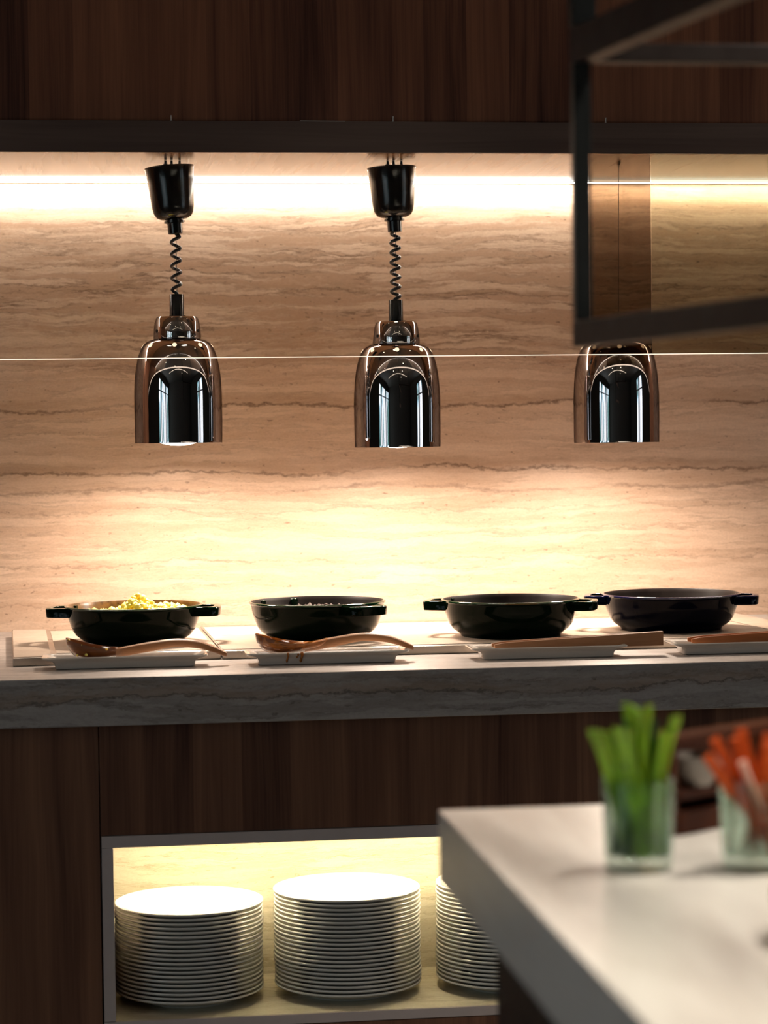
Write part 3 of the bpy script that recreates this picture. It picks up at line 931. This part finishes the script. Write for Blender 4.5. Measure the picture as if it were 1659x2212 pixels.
for (cx, cy, n, pitch, where) in ((.1806, 4.172, 21, .00775, 'left'), (.4682, 4.172, 23, .00768, 'middle'), (.7665, 4.172, 23, .00768, 'right')):
    dx = 0; dy = 0
    for i in range(n):
        if first: o = pp; first = False
        else:
            o = pp.copy(); COL.objects.link(o)
        dx += rnd.uniform(-.0010, .0010); dx *= .8
        dy += rnd.uniform(-.0006, .0006); dy *= .8
        o.location = (cx+dx, cy+dy, zsh + i*pitch)
        o.rotation_euler = (0, 0, rnd.uniform(0, 6))
        k = n-1-i
        nm = 'topmost plate' if k == 0 else ('bottom plate' if i == 0 else ORD[k] + ' plate from the top')
        tag(o, 'round white plate in the niche, %s in the %s stack' % (nm, where), 'plate', 'plates in the %s stack' % where)

# ------------------------------------------------------------------ island
isl = empty('island_counter', (.381, 2.49, 0))
tag(isl, 'pale marble-topped island counter in the blurred right foreground', 'counter')
part('marble_top', B(.381, 2.3, .35, 2.489, .8215, .90), M['marble'], isl, bevel=.0015)
part('body', B(.432, 2.26, .45, 2.42, .0, .8213), M['island_body'], isl, smooth=False)

# ------------------------------------------------------------------ tumblers
def tumbler(x, y, label):
    root = empty('tumbler', (x, y, ZT+.0004)); tag(root, label, 'glass', 'tumblers on the island')
    pf = [(0, 0), (.0295, 0), (.0312, .0015), (.0322, .02), (.0345, .084), (.0343, .0848), (.0333, .0848), (.0331, .084), (.0308, .018), (.029, .0135), (0, .0125)]
    bm = bmesh.new(); lathe(bm, pf, 72)
    obj('vessel', bm, M['tumbler'], root, angle=40)
    return root
T1 = (.5130, 2.112); T2 = (.6210, 2.092)
tumbler(T1[0], T1[1], 'clear glass tumbler full of green celery sticks')
tumbler(T2[0], T2[1], 'clear glass tumbler full of orange carrot sticks, at the right edge')

def stalk(name, p0, p1, bend, w, mat, concave=True):
    """celery stalk: ribbed U section swept from p0 to p1"""
    p0 = Vector(p0); p1 = Vector(p1); ax = (p1-p0); Ln = ax.length; ax.normalize()
    side = ax.cross(Vector((bend[0], bend[1], 0.001))).normalized()
    nor = side.cross(ax).normalized()
    secs = []
    K = 12; S = 14
    for i in range(S+1):
        k = i/S
        c = p0.lerp(p1, k) + nor*(.006*math.sin(PI*k)*-1)
        ww = w*(1.0 - .22*k + (.25*max(0, k-.85)/.15 if concave else 0))
        pts = []
        for j in range(K+1):
            a = -PI*.62 + PI*1.24*j/K
            rib = 1 + .05*math.cos(j*PI)
            pts.append(c + side*ww*math.sin(a)*rib + nor*(-ww*.62*math.cos(a)*rib))
        for j in range(K, -1, -1):
            a = -PI*.55 + PI*1.10*j/K
            pts.append(c + side*ww*.66*math.sin(a) + nor*(-ww*.30*math.cos(a)+ww*.12))
        if i == S:
            pts = [q - ax*(.004*(q-c).dot(side)/ww) for q in pts]
        secs.append(pts)
    bm = bmesh.new(); loft(bm, secs)
    return obj(name, bm, mat, angle=50)
cz = ZT + .0145
cel = [  # base dx,dy, top dx,dy, top z, width, dark, label
    (-.006, -.017, -.043, -.020, 1.033, .0078, 0, 'pale celery stick leaning furthest left out of the tumbler'),
    (.006, -.019, -.020, -.022, 1.036, .0078, 0, 'celery stick leaning left at the front of the tumbler'),
    (-.004, -.002, -.007, -.006, 1.052, .0085, 0, 'tall light green celery stick, left of the two tallest'),
    (.012, -.002, .012, -.002, 1.052, .0080, 0, 'tall light green celery stick, right of the two tallest'),
    (.017, -.012, .023, -.021, 1.030, .0060, 0, 'celery stick standing at the front right of the tumbler'),
    (.019, .002, .0375, -.006, 1.042, .0065, 0, 'thin celery stick leaning furthest right out of the tumbler'),
    (-.019, -.006, -.024, -.006, 1.006, .0085, 1, 'dark green celery stick at the left side of the tumbler'),
    (-.018, .008, -.022, .012, 1.018, .0085, 1, 'dark green celery stick at the back left of the tumbler'),
    (-.004, .018, -.006, .022, 1.030, .0085, 1, 'dark green celery stick at the back middle of the tumbler'),
    (.010, .018, .010, .022, 1.034, .0085, 1, 'dark green celery stick at the back, right of the middle one'),
    (.019, .010, .022, .014, 1.020, .0085, 1, 'dark green celery stick at the back right of the tumbler'),
    (-.012, .004, -.012, .006, 1.036, .0080, 1, 'dark green celery stick standing in the centre of the tumbler'),
]
for (bx, by, tx, ty, tz, w, dk, lb) in cel:
    nrm = Vector((bx, by)) if abs(bx)+abs(by) > .003 else Vector((0, -1))
    o = stalk('celery_stick', (T1[0]+bx*1.0, T1[1]+by*1.0, cz), (T1[0]+tx*.95, T1[1]+ty*.95, tz), (nrm.x, nrm.y), w*(1.6 if dk else 1.3), M['celery_dark'] if dk else M['celery'])
    tag(o, lb, 'celery', 'celery sticks in the tumbler')
car = [
    (.018, -.012, -.051, -.014, 1.009, 'carrot stick leaning furthest left, the lowest one'),
    (.021, .002, -.041, -.002, 1.023, 'carrot stick leaning left, just above the lowest one'),
    (.004, .012, -.018, .010, 1.022, 'lighter carrot stick standing nearly upright'),
    (.018, .014, -.010, .018, 1.029, 'tall carrot stick at the back, right of the lighter one'),
    (.010, -.020, .004, -.022, 1.020, 'carrot stick at the front, cut off by the right edge'),
    (-.004, .018, .018, .020, 1.024, 'carrot stick leaning right at the back, at the right edge'),
]
for (bx, by, tx, ty, tz, lb) in car:
    p0 = Vector((T2[0]+bx, T2[1]+by, cz)); p1 = Vector((T2[0]+tx, T2[1]+ty, tz))
    ax = (p1-p0).normalized(); s1 = ax.cross(Vector((0, 1, 0))).normalized(); s2 = s1.cross(ax)
    secs = []
    for i in range(7):
        k = i/6; c = p0.lerp(p1, k) + s1*.001*math.sin(PI*k*1.3); w = .0046
        secs.append([c+s1*w+s2*w, c-s1*w+s2*w, c-s1*w-s2*w, c+s1*w-s2*w])
    bm = bmesh.new(); loft(bm, secs)
    o = obj('carrot_stick', bm, M['carrot'], angle=30, bevel=.0008)
    tag(o, lb, 'carrot', 'carrot sticks in the tumbler')

p0 = Vector((T2[0]+.014, T2[1]-.002, cz)); p1 = Vector((T2[0]-.016, T2[1]-.014, 1.003))
bm = bmesh.new(); tube(bm, [p0.lerp(p1, i/8)+Vector((.0012*math.sin(i*.6), 0, 0)) for i in range(9)], [.0048-.00012*i for i in range(9)], 12)
o = obj('pale_stick', bm, M['pale_stick'], angle=50)
tag(o, 'pale pinkish vegetable stick among the carrot sticks', 'vegetable')

# ------------------------------------------------------------------ wooden crate with a grey bowl
ang = math.atan2(.0436, .0615)
cr_ = empty('wooden_crate', (.5870, 2.2680, ZT+.0003), ang)
tag(cr_, 'red-brown two-tier wooden display box between the two tumblers', 'box')
W_, D_, H_ = .24, .052, .0920
obj('side_board', B(0, .010, .0015, D_, 0, H_), M['crate_wood'], cr_, bevel=.001)
obj('side_board', B(W_-.010, W_, .0015, D_, 0, H_), M['crate_wood'], cr_, bevel=.001)
obj('top_board', B(0, W_, .0, .028, H_+.0001, H_+.009), M['crate_wood'], cr_, bevel=.001)
obj('shelf_board', B(.0102, W_-.0102, .0, D_-.009, .036, .046), M['crate_wood'], cr_, bevel=.001)
obj('base_board', B(.0102, W_-.0102, .0, D_-.009, 0.0001, .024), M['crate_wood'], cr_, bevel=.001)
obj('back_board', B(.0102, W_-.0102, D_-.008, D_, 0, H_), M['crate_wood'], cr_, smooth=False)
bm = bmesh.new()
lathe(bm, [(0, 0), (.014, 0), (.0155, .003), (.025, .014), (.0300, .028), (.0305, .031), (.029, .0312), (.0285, .028), (.0235, .016), (.014, .006), (0, .005)], 48)
o = obj('small_bowl', bm, M['bowl_grey'], angle=50)
v = Matrix.Translation((.5870, 2.2680, ZT)) @ Matrix.Rotation(ang, 4, 'Z') @ Vector((.052, .0120, .0468))
o.location = v
tag(o, 'small grey bowl on the upper tier of the wooden display box', 'bowl')

# wooden bowl at the right edge, nearly out of frame
bm = bmesh.new()
lathe(bm, [(0, 0), (.030, 0), (.034, .003), (.050, .016), (.056, .034), (.0555, .040), (.053, .040), (.047, .020), (.030, .008), (0, .007)], 48)
o = obj('wooden_bowl', bm, M['ladle_wet'], angle=50)
o.location = (.5990, 1.780, ZT+.0003)
tag(o, 'brown wooden bowl just entering at the right edge of the island', 'bowl')

# ------------------------------------------------------------------ hanging frame above the island
da = math.radians(9.5)
hf = empty('hanging_frame', (.5595, 2.60, 1.4078))
hf.rotation_euler = (0, 0, 0)
tag(hf, 'dark wooden shelf frame hanging above the island, blurred at upper right', 'frame')
d1 = Vector((math.sin(da), -math.cos(da), 0)); s1 = Vector((math.cos(da), math.sin(da), 0))
def bar(a, b, w, z0, z1, name, mat):
    """bar with left face on line a->b (local), width w towards +side"""
    a = Vector(a); b = Vector(b); dr = (b-a).normalized(); sd = Vector((-dr.y, dr.x, 0))
    bm = bmesh.new()
    quad_prism(bm, [a, b, b+sd*w, a+sd*w], z0, z1)
    return obj(name, bm, mat, hf, bevel=.001)
e1 = d1*1.1
bar((0, 0, 0), e1, .022, 0, .0295, 'bottom_rail', M['frame_wood'])
bar((0, 0, 0), e1, .026, .3215, .362, 'top_rail', M['frame_wood'])
bm = bmesh.new(); quad_prism(bm, [(.0005, 0, 0), (.0005, -.020, 0), (.0195, -.020, 0), (.0195, 0, 0)], .0300, .3210)
obj('post', bm, M['post_black'], hf, bevel=.001)
bm = bmesh.new(); quad_prism(bm, [(-.001, 0, 0), (-.001, -.024, 0), (.026, -.024, 0), (.026, 0, 0)], .3625, ZC-1.4078-.001)
obj('hanger_post', bm, M['post_black'], hf, bevel=.001)
bar((.022, -.0225, 0), (1.0, -.0225, 0), .022, .3215, .3420, 'back_rail', M['frame_dark'])
obj('hanger_post', B(.98, 1.0, -.02, 0, .3425, ZC-1.4078-.001), M['post_black'], hf, bevel=.001)
obj('hanger_post', L(B(.5595+e1.x+.001, .5595+e1.x+.021, 2.6+e1.y, 2.6+e1.y+.02, 1.4078+.3625, ZC-.001), hf), M['post_black'], hf, bevel=.001)

# ------------------------------------------------------------------ ceiling downlights
def downlight(x, y, energy, label, rot=(0, 0, 0), size=1.1, col=(1.0, .92, .80), blend=.6):
    e = empty('downlight', (x, y, ZC)); tag(e, label, 'ceiling light', 'recessed ceiling downlights')
    bm = bmesh.new(); lathe(bm, [(.045, -.0005), (.052, -.0005), (.052, -.004), (.046, -.006), (.040, -.003), (.045, -.0005)], 32)
    obj('trim_ring', bm, M['steel'], e)
    bm = bmesh.new(); lathe(bm, [(0, -.0012), (.040, -.0012), (.040, -.0024), (0, -.0030)], 32)
    obj('lens', bm, M['downlight'], e)
    lamp('SPOT', (x, y, ZC-.02), energy, col, rot, name='down_light', spot_size=size, spot_blend=blend, shadow_soft_size=.16)
downlight(1.15, 1.05, ISLAND_SPOT*4, 'recessed downlight over the near end of the island', size=1.5)
downlight(1.15, 2.25, ISLAND_SPOT*4, 'recessed downlight over the right side of the island', size=1.5)
for i, (x, y) in enumerate(((-1.6, 2.2), (-.4, 1.2), (1.0, -.6))):
    downlight(x, y, ROOM_FILL_SPOT, 'recessed downlight added as warm fill in the open room, %s' % ('left of the viewer', 'just in front of the viewer', 'behind the viewer on the right')[i], size=2.2, col=(1.0, .84, .70))
downlight(-.3, 4.12, WALLWASH, 'recessed downlight before the left end of the overhead cabinet')
downlight(.55, 4.12, WALLWASH, 'recessed downlight before the middle of the overhead cabinet')
downlight(1.4, 4.12, WALLWASH, 'recessed downlight before the right end of the overhead cabinet')
# curved cove light further back in the room
bm = bmesh.new()
tube(bm, [(-2.2+4.6*i/30, -.3+.9*math.sin(PI*i/30), ZC-.012) for i in range(31)], .010, 8)
o = obj('light_tube', bm, M['cove'])
tag(o, 'thin curved light line on the ceiling behind the viewer', 'ceiling light')
